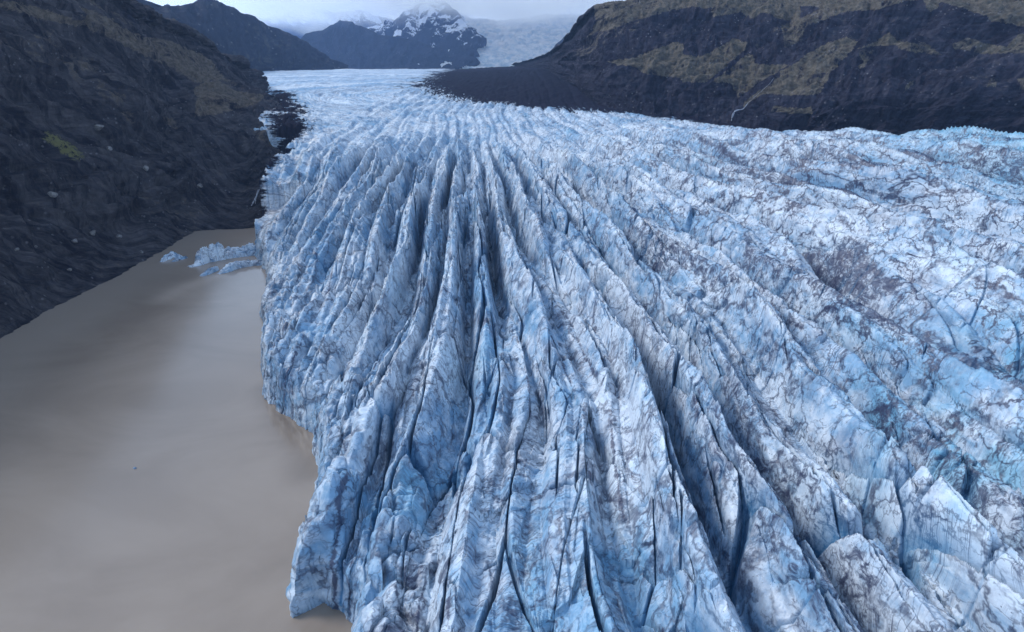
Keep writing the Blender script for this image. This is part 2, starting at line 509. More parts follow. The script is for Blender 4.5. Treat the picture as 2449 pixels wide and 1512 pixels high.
def build_glacier():
    nr, nc = int(1700 * Q), int(1750 * Q)
    th = np.linspace(math.radians(-52), math.radians(52), nc)
    k = np.linspace(0, 1, nr)
    ang = np.linspace(math.radians(62), math.radians(1.4), nr)
    ra = 75 / np.tan(ang); rl = 40 * (3000 / 40) ** k
    r = np.exp(0.62 * np.log(ra) + 0.38 * np.log(rl))
    x = (r[:, None] * np.sin(th)[None]).astype(F).ravel()
    y = (r[:, None] * np.cos(th)[None]).astype(F).ravel()
    # across-flow (t) and along-flow (s) coordinates of a fan spreading towards the lake
    dx, dy = x - FAN[0], FAN[1] - y
    t0 = sample_flow(x, y)
    s0 = (np.sqrt(dx * dx + dy * dy) * np.sign(dy)).astype(F)
    wA = fbm(x / 80, y / 190, 2)
    wB = pn(x / 14 + 50, y / 60)
    t = t0 + 9 * wA + 1.6 * wB
    s = s0 + 12 * fbm(x / 60 + 90, y / 60, 2)
    # zones
    right = sstep(15, 150, x + (y - 150) * 0.16 + 14 * wA)             # gentler, wider ridges to the right
    far = sstep(335, 600, y - 0.30 * np.clip(x, 0, 320) + 34 * wA)                         # smoother upper glacier
    left = 1 - right
    amp = (1 - 0.84 * far)
    def lanes(p, sc, ls):
        """ridges with flat faces and sharp crests: one per whole step of p, each rising and sinking along s"""
        i = np.floor(p); f = p - i
        h = hsh(i.astype(np.int32) + 700, np.full(p.shape, int(sc), np.int32))
        up = pn(s / ls + R1[h] * 900, i * F(3.7))
        pk = 0.32 + 0.36 * R2[h] + 0.16 * pn(s / (ls * 0.8) + R3[h] * 700, i * F(2.1))
        tri = np.where(f < pk, f / pk, (1 - f) / (1 - pk))
        tri = np.where(tri < 0.62, tri * 1.26, 0.781 + (tri - 0.62) * 0.576)
        return tri * (0.88 + 0.34 * up), tri, h
    wr = pn(x / 30 + 9, y / 120)
    A1, T1, hA = lanes((t0 + 8 * wA + 1.3 * wB) / 13.5, 3, 100)
    A2, T2, hB = lanes((t0 + 8 * wA - 1.5 * wB + 0.045 * s0 + 4 * wr) / 10.5, 5, 80)
    A3, T3, hC = lanes((t0 + 10 * wA + 2.0 * wr - 0.055 * s0) / 19.0, 9, 100)
    A4, T4, hD = lanes((t0 + 10 * wA + 1.0 * wB + 0.03 * s0) / 5.2, 11, 40)
    L = np.maximum(A1, 0.62 * A3) + 0.30 * A2
    B1, U1, hE = lanes((t0 + 12 * wA + 3 * wr) / 27, 13, 130)
    B2, U2, hF = lanes((t0 + 12 * wA - 3 * wr + 0.09 * s0) / 19, 15, 100)
    B3, U3, hG = lanes((t0 + 14 * wA + 2 * wB - 0.18 * s0) / 9, 17, 40)
    Rr = np.maximum(B1, 0.8 * B2)
    # ice blades: stretched cells with tilted tops and split edges
    f1, f2, cid, cx, cy = voronoi(t / 7.5 + 0.12 * wB, s / 48)
    e1 = f2 - f1
    tilt = (R3[cid] - 0.5) * 2
    blade = (R4[cid] - 0.5) * 2.0 + tilt * cx * 3.4 + (R1[cid] - 0.5) * cy * 5.0
    g1, g2, gid, gx, gy = voronoi(t / 3.4 + 3, s / 13 + 8)
    e2 = g2 - g1
    blade2 = (R3[gid] - 0.5) * 1.2 + (R4[gid] - 0.5) * gx * 1.8 + (R1[gid] - 0.5) * gy * 2.2
    q1, q2, qid, qx, qy = voronoi((t + s * 0.25) / 15 + 11, (s - t * 0.2) / 26 + 5)
    block = (R3[qid] - 0.5) * 2.0 + (R4[qid] - 0.5) * qx * 6 + (R1[qid] - 0.5) * qy * 6
    eq = q2 - q1
    h = left * (19.0 * L + 2.6 * A4 + 0.8 * blade + 0.75 * blade2 + 2.5 * pn(t / 24, s / 90))
    h += right * (35.0 * Rr + 2.4 * B3 + 0.35 * A4 + 0.15 * blade + 0.08 * blade2 + 0.05 * block - 4.0)
    # slits between blades
    gateA = sstep(-0.15, 0.4, pn(t / 20 + 70, s / 60))
    w1 = 0.075 * (0.3 + gateA)
    c1 = np.clip(1 - e1 / np.maximum(w1, 0.01), 0, 1) * (0.15 + 0.85 * gateA)
    gateB = sstep(0.1, 0.5, pn(t / 11 + 20, s / 30 + 2))
    c2 = np.clip(1 - e2 / 0.11, 0, 1) * gateB
    n5 = pn(t / 14 + 5, s / 150 + 44)
    gateC = sstep(0.0, 0.4, pn(t / 24 + 33, s / 42 + 9))
    c3 = np.clip(1 - np.abs(n5) / 0.035, 0, 1) * gateC
    cr = np.maximum(np.maximum(c1, 0.5 * c2), c3) * (1 - 0.95 * far) * (1 - 0.75 * right)
    h -= cr * 8.0
    # cross fractures and the small steps between the blocks they cut
    n6 = pn(s / 15 + 0.25 * wB + 21, t / 30 + 4)
    x1 = np.clip(1 - np.abs(n6) / 0.028, 0, 1) * sstep(0.0, 0.35, pn(t / 13 + 60, s / 26 + 31))
    k1, k2, kid, kx, ky = voronoi(t / 8.5 + 17, s / 10.5 + 0.1 * wB)
    h -= 1.6 * x1 - ((R3[kid] - 0.5) * 1.7 + (R4[kid] - 0.5) * ky * 3.0) * (0.15 + 0.85 * left)
    cr = np.maximum(cr, 0.6 * x1 * (1 - far))
    h *= amp
    # transverse low crevasses and hummocks of the upper glacier
    tv = ridged(t / 34 + 3, s / 6.5 + 0.5 * wB, 3)
    h += far * (2.6 * tv + 2.4 * fbm(x / 30, y / 30, 3)) * (1 - 0.7 * sstep(1000, 2200, y))
    fine = fbm(t / 2.2, s / 5.5, 4)
    h += (0.55 * fine + 0.35 * fbm(x / 0.9, y / 0.9, 2)) * (1 - 0.5 * far)
    z = ground_base(y) - 6.5 * sstep(140, 320, x) * sstep(350, 450, y) + h - 11.5 * (1 - far) - 4.5 * far * (1 - sstep(900, 1700, y))
    # broad swells
    z += 4 * fbm(x / 130, y / 130 + 8, 2) * (1 - far)
    # moraine mound on the far right side of the trunk
    mx, my = on_level(1210, 195, 78)[:2]
    crest = np.array([on_level(u, v, zz)[:2] for u, v, zz in ((1008, 208, 66), (1075, 172, 80), (1200, 166, 85), (1330, 168, 85), (1480, 190, 80))])
    dm, _ = seg_dist(x, y, crest)
    deb_poly = np.array([on_level(u, v, zz)[:2] for u, v, zz in ((985, 207, 64), (1045, 178, 72), (1095, 163, 82), (1330, 160, 84), (1700, 200, 60), (2700, 300, 45), (2700, 366, 42), (2100, 344, 42),
               (1750, 322, 42), (1500, 292, 44), (1430, 282, 48), (1320, 268, 50), (1180, 262, 50), (1090, 255, 52), (1040, 236, 54))])
    dd, _ = seg_dist(x, y, np.vstack([deb_poly, deb_poly[:1]]))
    dins = np.where(inside(x, y, deb_poly), dd, -dd)
    wd = np.interp(y, [300, 500, 700, 1000], [20, 34, 80, 130])
    debris = np.clip(0.5 + dins / wd + 0.25 * wA, -0.3, 1.25)
    md = sstep(0, 1, np.clip(dins / 220, 0, 1))
    z = z + md * 9 - 0.75 * h * sstep(0.2, 0.9, debris)
    z = z + np.clip(dins, 0, 30) / 30 * (2.5 * fbm(x / 40, y / 70, 4) + 3.0 * ridged(x / 28, y / 60, 4) * sstep(0.3, 0.8, debris))
    # dirty margin along the hillside
    marg = np.array([on_level(u, v, zz)[:2] for u, v, zz in ((612, 540, 4), (668, 450, 14), (700, 390, 24), (690, 289, 42), (650, 235, 52), (621, 212, 58))])
    dl, _ = seg_dist(x, y, marg)
    z = z + gauss(dl / 34) * sstep(360, 460, y) * sstep(1100, 900, y) * (9 * ridged(x / 13, y / 22, 4) - 4)
    dirt = 0.72 * gauss(dl / np.interp(y, [250, 400, 700, 1000], [5, 9, 26, 30])) + 0.2 * fbm(x / 20, y / 20, 3)
    debris = np.maximum(debris, np.where(y < 1000, dirt, 0))
    # the calving front
    lakep = np.vstack([FRONTW, [[-900, FRONTW[-1][1]], [-900, 600], [FRONTW[0][0] - 20, 600], [FRONTW[0][0] - 4, FRONTW[0][1] + 8]]])
    d, _ = seg_dist(x, y, FRONTW)
    nearb = d < 260
    ins = inside(x, y, lakep)
    sd = np.where(ins, -d, d) + 2.2 * fbm(x / 20, y / 20, 2) + 1.6 * fbm(x / 9, y / 9, 3) + 0.9 * (R3[gid] - 0.5) + 1.2 * (R4[cid] - 0.5)
    drop = np.interp(sd, [-1, 0, 0.8, 1.8, 3.2, 9, 25, 60, 120], [-0.25, 0.03, 0.16, 0.34, 0.45, 0.56, 0.72, 0.93, 1.0])
    z = np.where(sd < 130, z * drop, z)
    v1, v2, vid, vx, vy = voronoi(x / 4.6 + 0.2 * wB, y / 5.4)
    z = z + gauss((sd - 8) / 9) * (4.2 * (0.75 - v1 * 1.5) + 4.5 * (R3[vid] - 0.5) + 3 * vx * (R4[vid] - 0.5)) * sstep(1, 5, sd) * 0.8
    z = np.where((sd < 14) & (sd > 3.2), np.maximum(z, 2.0 + 1.5 * R3[gid]), z)
    z = np.where(sd <= -1, -4, z)
    # upper margin beside the hillside falls away
    wall = gauss((sd - 1) / 5) * (z > -3.5) * nearb
    x = x + wall * (1.1 * fbm(s / 4, z / 2.6, 3)); y = y + wall * (1.1 * fbm(t / 4 + 30, z / 2.6 + 9, 3))
    z = np.where((y < 430) & (x < -40), z * np.interp(dl, [0, 5, 34], [0.2, 0.5, 1.0]), z)
    z = np.where((y > 225) & (y < 430) & (x < -40) & (sd > 0), z * np.interp(sd, [0, 5, 45], [0.45, 0.55, 1.0]), z)
    V = np.stack([x, y, z], 1)
    keep = (z > -3.5) & (x > -700)
    fresh = sstep(0.35, 0.8, pn(t / 26 + 8, s / 40 + 60) * 0.7 + 0.5 * right * pn(x / 60, y / 60)) * 0.35
    fresh = np.maximum(fresh, sstep(150, 330, x - 0.2 * np.abs(y - 330)) * sstep(200, 320, y) * 0.65)
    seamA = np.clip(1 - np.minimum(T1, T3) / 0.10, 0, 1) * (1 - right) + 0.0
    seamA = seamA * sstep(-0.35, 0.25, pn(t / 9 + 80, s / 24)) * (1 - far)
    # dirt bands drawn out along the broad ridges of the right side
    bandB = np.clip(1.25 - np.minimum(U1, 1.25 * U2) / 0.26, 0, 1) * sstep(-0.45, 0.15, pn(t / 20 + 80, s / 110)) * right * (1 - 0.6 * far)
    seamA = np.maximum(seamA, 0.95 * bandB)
    band = pn((t0 + 10 * wA) / 14 + 3, s0 / 130) + 0.9 * right * pn((t0 + 12 * wA) / 24 + 31, s0 / 260)
    ash = sstep(0.05, 0.5, band + 0.5 * fbm(x / 12, y / 30, 3)) * (0.6 + 0.5 * right) * (1 - 0.5 * far) * (1 - 0.55 * sstep(280, 420, y))
    for fx_, fy_, fr_, fa_ in ((84, 108, 20, 0.75), (100, 165, 12, 0.6), (70, 95, 9, 0.5), (118, 150, 14, 0.5), (-22, 120, 9, 0.35), (8, 92, 14, 0.35)):
        fresh = np.maximum(fresh, fa_ * gauss(np.hypot(x - fx_, (y - fy_) * 0.8) / fr_) * sstep(-0.25, 0.25, fbm(t / 7, s / 14, 3)))
    veins = np.clip(0.72 + 0.4 * right, 0, 1) * (1 - 0.35 * far)
    flow = np.stack([t, s, z], 1)
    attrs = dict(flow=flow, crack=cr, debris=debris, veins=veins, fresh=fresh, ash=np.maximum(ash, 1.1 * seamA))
    V, Fq, attrs = trimmed(V, grid_faces(nr, nc), keep, attrs)
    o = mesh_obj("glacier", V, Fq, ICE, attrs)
    return tag(o, "broad blue white glacier tongue split by long crevasses and ice ridges", kind="structure")

build_lake()
ICE = ice_material()
glacier = build_glacier()

# ------------------------------------------------------------------ hillside on the left
def build_left_hill():
    foot = [on_level(-900, 1500, -1), on_level(-400, 1080, -1), on_level(0, 822, -1), on_level(130, 742, -1), on_level(255, 678, -1), on_level(385, 608, -1),
            on_level(470, 560, -1), on_level(614, 546, -1), on_level(668, 450, 10), on_level(700, 390, 20), on_level(692, 289, 38),
            on_level(650, 235, 48), on_level(621, 214, 54)]
    crest = [at_dist(-1900, -900, 220), at_dist(-1000, -700, 330), at_dist(-350, -420, 430), at_dist(-60, -230, 500), at_dist(140, -110, 570), at_dist(295, 0, 650),
             at_dist(352, 26, 700), at_dist(430, 66, 790), at_dist(500, 112, 880), at_dist(560, 146, 960), at_dist(600, 172, 1030), at_dist(622, 190, 1080), at_dist(630, 202, 1120)]
    foot = np.array(foot); crest = np.array(crest)
    rows = [foot + (foot - crest) * np.array([0.06, 0.06, 0]) + np.array([0, 0, -8.0])]
    for k, up in ((0, 0), (0.12, -0.01), (0.3, -0.03), (0.5, -0.04), (0.72, -0.03), (0.9, 0.0), (1.0, 0.0)):
        p = foot + (crest - foot) * k
        p[:, 2] = foot[:, 2] + (crest[:, 2] - foot[:, 2]) * (k + up)
        rows.append(p)
    rows.append(crest + np.array([-120, 60, -10.0])); rows.append(crest + np.array([-320, 160, -60.0]))
    nr, nc = int(720 * Q), int(1400 * Q)
    G = loft(rows, nr, nc)
    N = normals(G)
    X, Y, Z = [G[..., i].astype(F) for i in range(3)]
    rr = np.linspace(0, 1, nr)[:, None] * np.ones((1, nc)); cc = np.ones((nr, 1)) * np.linspace(0, 1, nc)[None]
    dist = np.sqrt(X * X + Y * Y) / 400
    lf = ridged(cc * 15 + rr * 7 + 0.5 * fbm(cc * 9, rr * 4, 2), rr * 1.6 + cc * 2, 3)           # gullies running down
    a = np.clip(sstep(0.10, 0.3, rr), 0.15, 1)
    disp = (lf - 0.55) * 9 * a + 7 * fbm(X / 70, (Y + Z) / 70, 4) * a
    w = Z + 5 * fbm(X / 60, Y / 60, 3)
    q = w / 13.0
    fr = q - np.floor(q)
    ledge = np.where(fr < 0.72, fr / 0.72, (1 - fr) / 0.28)
    sgate = sstep(-0.1, 0.45, fbm(X / 90 + 5, Y / 90 + Z / 40, 3))
    disp += (ledge - 0.5) * 7.5 * sgate * a
    disp += 7.0 * (ridged(X / 34, (Y + 1.3 * Z) / 18, 5) - 0.5) * a + 2.6 * fbm(X / 9, (Y + 1.3 * Z) / 7, 4) * (0.4 + 0.6 * a) + 0.7 * ridged(X / 3.3, (Y + Z) / 3.3, 3)
    # the outcrop with the pale cliff
    P = G + N * disp[..., None]
    for u, v, rad, hgt in ((540, 300, 50, 14), (620, 260, 60, 10), (330, 235, 30, 7), (420, 420, 26, 7), (250, 460, 20, 6)):
        c = NEARP(P, u, v)
        d = np.linalg.norm((P - c) * np.array([1, 0.7, 1.6]), axis=2) / rad
        P = P + N * (hgt * np.exp(-d ** 4))[..., None]
    U, Vv = project(P)
    C1, C3 = (1 / 2.978, 0), (0.1897, 0)
    gr = zone(U, Vv, [
        (0.9, C3, [(-600, -120), (0, 20), (200, 20), (440, 80), (720, 170), (1000, 270), (1200, 310), (1050, 150), (1000, 80), (1150, 120), (1420, 250), (1570, 370), (2016, 520), (2016, 760), (1540, 540), (1390, 490), (1130, 370), (720, 290), (420, 215), (0, 95), (-600, -40)]),
        (0.7, C3, [(1030, 0), (1180, 70), (1450, 210), (1560, 300), (1860, 390), (1640, 270), (1400, 110), (1250, 0)]),
        (0.5, C3, [(200, 330), (420, 450), (640, 560), (760, 600), (620, 480), (700, 380), (600, 350), (560, 480), (360, 380)]),
        (0.85, C1, [(560, 100), (700, 130), (900, 230), (1200, 290), (1450, 390), (1540, 470), (1600, 560), (1400, 590), (1200, 480), (900, 340), (880, 320), (640, 200)]),
        (0.5, C1, [(1400, 480), (1600, 560), (1760, 620), (1500, 610), (1350, 560)]),
        (0.85, C1, [(1380, 640), (1450, 590), (1540, 580), (1700, 650), (1900, 680), (1830, 740), (1650, 790), (1380, 840), (1400, 720)]),
        (0.5, C1, [(690, 560), (800, 640), (890, 680), (890, 740), (830, 770), (740, 740), (700, 650)]),
        (0.65, C1, [(850, 790), (920, 780), (990, 880), (930, 890), (870, 830)]),
        (0.5, C1, [(1160, 830), (1260, 860), (1280, 940), (1200, 900)]),
        (0.28, C1, [(0, 240), (250, 300), (500, 380), (700, 430), (700, 520), (400, 480), (150, 420), (0, 330)]),
        (0.30, C1, [(1740, 820), (1960, 900), (1930, 1040), (1800, 980)])], 5.0)
    moss_ = np.exp(-(((U - 150) * 0.83 + (Vv - 350) * 0.55) / 58) ** 4 - ((-(U - 150) * 0.55 + (Vv - 350) * 0.83) / 17) ** 4) * 1.0
    V = P.reshape(-1, 3)
    attrs = dict(grass=gr.ravel(), moss=moss_.ravel(), snow=np.full(gr.size, -1.0), streak=np.stack([cc * 0.8 + rr * 0.75 + 0.03 * fbm(cc * 9, rr * 7, 3), rr, cc], -1).reshape(-1, 3))
    o = mesh_obj("hillside", V, grid_faces(nr, nc), rock_material("dark_scree_left", rock=(0.028, 0.027, 0.035), rock2=(0.135, 0.125, 0.135), grass=(0.23, 0.19, 0.155), moss=(0.19, 0.185, 0.085), bumpd=3.0), attrs)
    tag(o, "steep dark volcanic hillside with tan grass bands above the brown lake", kind="structure")
    return P

def zone(U, V, polys, jag=5.0, seed=0.0):
    """weight of traced patches of ground cover with ragged edges"""
    u = U + jag * fbm(U / 14 + seed, V / 14, 4) * 1.6; v = V + jag * fbm(U / 14 + 40, V / 14 + seed, 4)
    g = np.zeros(U.shape)
    for w, (sc, ou), P in polys:
        P = [(ou + a * sc, b * sc) for a, b in P]
        g = np.maximum(g, np.where(inside(u, v, P), w, 0))
    return g

def NEARP(P, u, v):
    """the nearest point of a slope that the photograph shows at (u, v)"""
    U, Vv = project(P)
    e = (U - u) ** 2 + (Vv - v) ** 2
    d = np.linalg.norm(P - CAM, axis=-1)
    m = e < e.min() + 60
    d = np.where(m, d, 1e9)
    i = np.unravel_index(np.argmin(d), d.shape)
    return P[i].copy()

HILL = build_left_hill()

# ------------------------------------------------------------------ mountain on the right
def build_right_mountain():
    cu = [1230, 1300, 1350, 1430, 1510, 1600, 1700, 1800, 1900, 2050, 2200, 2448, 2800, 3400]
    fv = [163, 172, 200, 250, 288, 304, 316, 326, 334, 342, 349, 359, 373, 395]
    fz = [84, 80, 70, 56, 46, 43, 41, 40, 39, 39, 39, 39, 39, 39]
    foot = np.array([on_level(u, v, z) for u, v, z in zip(cu, fv, fz)])
    def row(us, vs, add):
        vv = np.interp(cu, us, vs)
        ad = np.interp(cu, [c for c, _ in add], [k for _, k in add])
        return np.array([at_dist(u + 0, v, f[1] + k) for u, v, f, k in zip(cu, vv, foot, ad)])
    r2 = row([1230, 1300, 1360, 1440, 1520, 1660, 1740, 1900, 2100, 2448, 2900, 3400], [161, 158, 172, 200, 222, 266, 272, 238, 237, 228, 222, 200], [(1230, 40), (1500, 50), (1750, 60), (1900, 26), (3400, 22)])
    r3 = row([1230, 1320, 1400, 1430, 1530, 1640, 1750, 1900, 2145, 2448, 2900, 3400], [160, 142, 118, 112, 112, 116, 128, 130, 131, 125, 105, 60], [(1230, 60), (1500, 120), (1750, 130), (2000, 95), (3400, 80)])
    r35 = row([1230, 1320, 1395, 1430, 1530, 1640, 1750, 1900, 2145, 2448, 2900, 3400], [159, 138, 95, 74, 70, 74, 90, 84, 74, 74, 40, -20], [(1230, 70), (1500, 150), (1750, 165), (2000, 130), (3400, 110)])
    r4 = row([1230, 1330, 1400, 1425, 1480, 1592, 1700, 1800, 1870, 1928, 2063, 2154, 2290, 2448, 2900, 3400], [158, 134, 72, 38, 40, 28, 24, 40, 58, 50, 22, 6, 0, 14, -40, -120], [(1230, 80), (1500, 175), (1750, 205), (2000, 165), (3400, 140)])
    r5 = row([1230, 1330, 1400, 1425, 1460, 1522, 1600, 1700, 1800, 2000, 2448, 2900, 3400], [157, 131, 68, 33, 20, 1, -16, -22, -18, -30, -70, -130, -230], [(1230, 100), (1420, 260), (1500, 300), (1750, 360), (2000, 330), (3400, 280)])
    back = r5 + np.array([150, 260, -40.0])
    f0 = foot + np.array([-4, -14, -10.0])
    rows = [f0, foot, foot * 0.5 + r2 * 0.5, r2, r2 * 0.5 + r3 * 0.5, r3, r35, r4, r4 * 0.5 + r5 * 0.5, r5, back]
    nr, nc = int(560 * Q), int(1200 * Q)
    G = loft(rows, nr, nc)
    N = normals(G)
    X, Y, Z = [G[..., i].astype(F) for i in range(3)]
    rr = np.linspace(0, 1, nr)[:, None] * np.ones((1, nc)); cc = np.ones((nr, 1)) * np.linspace(0, 1, nc)[None]
    farness = np.interp(Y, [400, 900, 1500], [1, 1.4, 1.6])
    a = sstep(0.08, 0.2, rr)
    gl = ridged(cc * 15 - rr * 3.4 + 0.5 * fbm(cc * 9, rr * 5, 3), rr * 2.6 + cc * 3, 4)
    disp = (gl - 0.5) * 15 * a * (1 - 0.75 * sstep(0.72, 0.85, rr)) + 9 * fbm(X / 80, (Y + Z) / 80, 4) * a
    w = Z + 4 * fbm(X / 90, Y / 90, 3)
    q = w / 17.0
    fr = q - np.floor(q)
    ledge = np.where(fr < 0.7, fr / 0.7, (1 - fr) / 0.3)
    sg = sstep(-0.25, 0.35, fbm(X / 120 + 5, Y / 120 + Z / 50, 3)) * sstep(0.8, 0.7, rr)
    disp += (ledge - 0.5) * 8.0 * sg * a
    disp += (5 * (ridged(X / 45, (Y + 1.4 * Z) / 22, 4) - 0.5) + 2.2 * fbm(X / 12, (Y + 1.4 * Z) / 12, 4) + 1.2 * ridged(X / 5, (Y + Z) / 5, 3)) * (0.3 + 0.7 * a)
    disp *= np.interp(cc, [0, 0.12, 0.3], [0.35, 0.6, 1])
    P = G + N * disp[..., None]
    U, Vv = project(P)
    # the tan slopes of the middle, the grassy plateau, ledges
    A, B = (0.2421, 1319.7), (0.2530, 1874.4)
    gr = zone(U, Vv, [
        (0.95, A, [(500, 610), (820, 570), (980, 500), (1230, 410), (1300, 440), (1280, 540), (1440, 560), (1560, 520), (1790, 380), (1930, 420), (1900, 500), (1520, 820), (1290, 815), (1240, 770), (1060, 750), (940, 740), (800, 660), (650, 640), (520, 600)]),
        (0.95, A, [(1570, 820), (1940, 525), (2000, 540), (2000, 620), (2120, 640), (2300, 640), (2340, 645), (2040, 820), (1880, 940), (1840, 970), (1780, 850), (1760, 820)]),
        (0.9, A, [(2350, 690), (2449, 600), (2600, 560), (2449, 940), (2080, 930), (1900, 1060), (1880, 1010), (2000, 930)]),
        (0.9, B, [(-40, 680), (120, 590), (230, 500), (420, 400), (600, 350), (700, 400), (640, 480), (520, 600), (490, 650), (440, 690), (260, 700), (150, 720), (60, 900), (-60, 900)]),
        (0.7, B, [(150, 720), (260, 700), (440, 700), (330, 900), (60, 900)]),
        (0.75, B, [(-100, 1000), (0, 1010), (180, 1030), (260, 1010), (260, 1080), (60, 1075), (-120, 1060)]),
        (0.9, B, [(680, 470), (720, 450), (870, 390), (1000, 300), (1050, 380), (1200, 410), (1330, 400), (1500, 530), (1280, 500), (1100, 480), (1060, 430), (850, 440)]),
        (0.85, B, [(1590, 430), (1720, 350), (1870, 400), (2100, 440), (2200, 330), (2400, 300), (2600, 320), (2600, 500), (2200, 500), (2000, 510), (1850, 510), (1600, 460)]),
        (0.6, B, [(700, 460), (850, 480), (820, 560), (740, 650), (640, 660), (740, 600)]),
        (0.85, B, [(-60, -400), (-60, 60), (250, 60), (450, 85), (620, 110), (900, 90), (1180, 10), (1310, 0), (1390, 140), (1480, 20), (1620, 60), (1740, 100), (1900, 150), (1960, 200), (2190, 240), (2500, 300), (4200, 200), (4200, -1500)]),
        (0.85, A, [(420, 230), (390, 320), (560, 300), (830, 200), (1000, 160), (1150, 110), (1400, 70), (1570, 90), (1580, 170), (1700, 150), (1850, 130), (1990, 190), (2050, 130), (2150, 140), (2230, 180), (2449, 240), (2449, -300), (400, -300)]),
        (0.42, A, [(60, 620), (180, 530), (390, 310), (560, 300), (830, 210), (870, 190), (830, 300), (700, 340), (500, 450), (330, 550), (200, 560)]),
        (0.6, B, [(-20, 240), (150, 180), (400, 50), (600, 100), (200, 260), (180, 380), (0, 460)]),
        (0.7, B, [(1120, 890), (1160, 800), (1230, 760), (1210, 810)]),
        (0.6, B, [(1940, 740), (2030, 720), (2000, 820), (1920, 830)]),
        (0.7, B, [(2210, 740), (2300, 720), (2300, 850), (2220, 850)])], 4.0, 3.0)
    gr -= 0.6 * sstep(6, -4, -(Vv - np.interp(U, [1230, 1300, 1360, 1440, 1520, 1600, 1700, 1760, 1800, 1900, 2000, 2100, 2448], [150, 160, 172, 196, 224, 262, 290, 298, 290, 284, 250, 240, 232]))) * (1 - np.clip(gr * 2, 0, 1))
    sn = np.full(gr.shape, -1.0)
    o = mesh_obj("mountain", P.reshape(-1, 3), grid_faces(nr, nc),
                 rock_material("banded_rock_right", rock=(0.014, 0.015, 0.030), rock2=(0.066, 0.066, 0.092), grass=(0.19, 0.168, 0.135), bumpd=3.0, scale=0.8),
                 dict(grass=gr.ravel(), snow=sn.ravel(), streak=np.stack([cc * 1.2 - rr * 0.24, rr, cc], -1).reshape(-1, 3)))
    tag(o, "dark banded rock mountain with tan grass slopes across the glacier", kind="structure")
    return P

MOUNT = build_right_mountain()

# ------------------------------------------------------------------ far ridges and peaks
def range_loft(name, label, crest, dcrest, foot, dfoot, mat, amp=40, snow=None, grass=None, nr=160, nc=420, seed=0.0):
    n = 14
    cu = np.linspace(0, 1, n)
    def poly(pts):
        p = np.array(pts, float)
        L = np.concatenate([[0], np.cumsum(np.hypot(*np.diff(p, axis=0).T))]); L /= L[-1]
        return np.stack([np.interp(cu_f, L, p[:, 0]), np.interp(cu_f, L, p[:, 1])], 1)
    cu_f = np.linspace(0, 1, 40)
    c = poly(crest); f = poly(foot)
    dc = np.interp(cu_f, np.linspace(0, 1, len(dcrest)), dcrest); df = np.interp(cu_f, np.linspace(0, 1, len(dfoot)), dfoot)
    C = np.array([at_dist(u, v, d) for (u, v), d in zip(c, dc)])
    B = np.array([at_dist(u, v, d) for (u, v), d in zip(f, df)])
    rows = [B + np.array([0, -30, -60.0]), B, B * 0.7 + C * 0.3 + np.array([0, 0, -0.03]) * np.linalg.norm(C - B, axis=1)[:, None], B * 0.35 + C * 0.65, C, C + np.array([0, 260, -90.0])]
    G = loft(rows, nr, nc); N = normals(G)
    X, Y, Z = [G[..., i].astype(F) for i in range(3)]
    rr = np.linspace(0, 1, nr)[:, None] * np.ones((1, nc)); cc = np.ones((nr, 1)) * np.linspace(0, 1, nc)[None]
    disp = amp * (ridged(cc * 9 + seed + 0.4 * fbm(cc * 8 + seed, rr * 3, 2), rr * 1.7 + seed, 4) - 0.55) * sstep(0.15, 0.35, rr) * (1 - 0.7 * sstep(0.68, 0.8, rr))
    disp += amp * 0.5 * fbm(X / (amp * 5) + seed, (Y + Z) / (amp * 5), 5)
    P = G + N * disp[..., None]
    U, Vv = project(P)
    g = np.full(U.shape, -0.5) if grass is None else grass(U, Vv, rr, cc)
    s = np.full(U.shape, -1.0) if snow is None else snow(U, Vv, rr, cc)
    o = mesh_obj(name, P.reshape(-1, 3), grid_faces(nr, nc), mat, dict(grass=g.ravel(), snow=s.ravel(), streak=np.stack([cc * 0.6 + rr * 0.1, rr, cc], -1).reshape(-1, 3)))
    tag(o, label, kind="structure")
    return P

far_rock = rock_material("far_rock", rock=(0.015, 0.018, 0.036), rock2=(0.035, 0.038, 0.058), grass=(0.11, 0.10, 0.09), scale=0.22, bumpd=9.0)
snow_rock = rock_material("snowy_rock", rock=(0.013, 0.017, 0.036), rock2=(0.03, 0.035, 0.056), grass=(0.07, 0.07, 0.07), scale=0.35, bumpd=14.0)

range_loft("ridge", "long bluish mountain ridge behind the dark hillside on the left",
           [(150, -60), (336, -4), (386, 3), (433, 9), (477, 1), (497, 2), (537, 17), (567, 30), (614, 46), (655, 66), (700, 90), (760, 128), (830, 160)],
           [1500, 1700, 2000, 2300, 2500],
           [(150, 130), (420, 200), (560, 195), (640, 192), (720, 176), (830, 167)], [1150, 1350, 1600, 2000, 2400], far_rock, 45,
           grass=lambda U, V, rr, cc: 0.12 + 0.45 * gauss((V - 140 - (U - 600) * 0.12) / 14) * gauss((U - 590) / 70) + 0.15 * gauss((U - 400) / 80) * gauss((V - 30) / 20), seed=3.1)
range_loft("mountain", "dark blue conical mountain in front of the snowy peaks",
           [(600, 130), (690, 112), (743, 90), (756, 78), (787, 61), (813, 50), (842, 49), (862, 66), (884, 78), (920, 92), (970, 96), (1040, 112), (1085, 122), (1118, 130), (1142, 138), (1134, 150), (1100, 162)],
           [4200, 4000, 3900, 3750, 3500], [(560, 175), (760, 174), (950, 172), (1040, 170), (1086, 168)], [3500, 3500, 3400, 3260, 3180], snow_rock, 60,
           snow=lambda U, V, rr, cc: -0.55 + 0.75 * gauss((U - 1080) / 90) * sstep(150, 95, V), seed=8.7,
           grass=lambda U, V, rr, cc: -0.1 + 0.3 * gauss((V - 150) / 20) * gauss((U - 940) / 60))
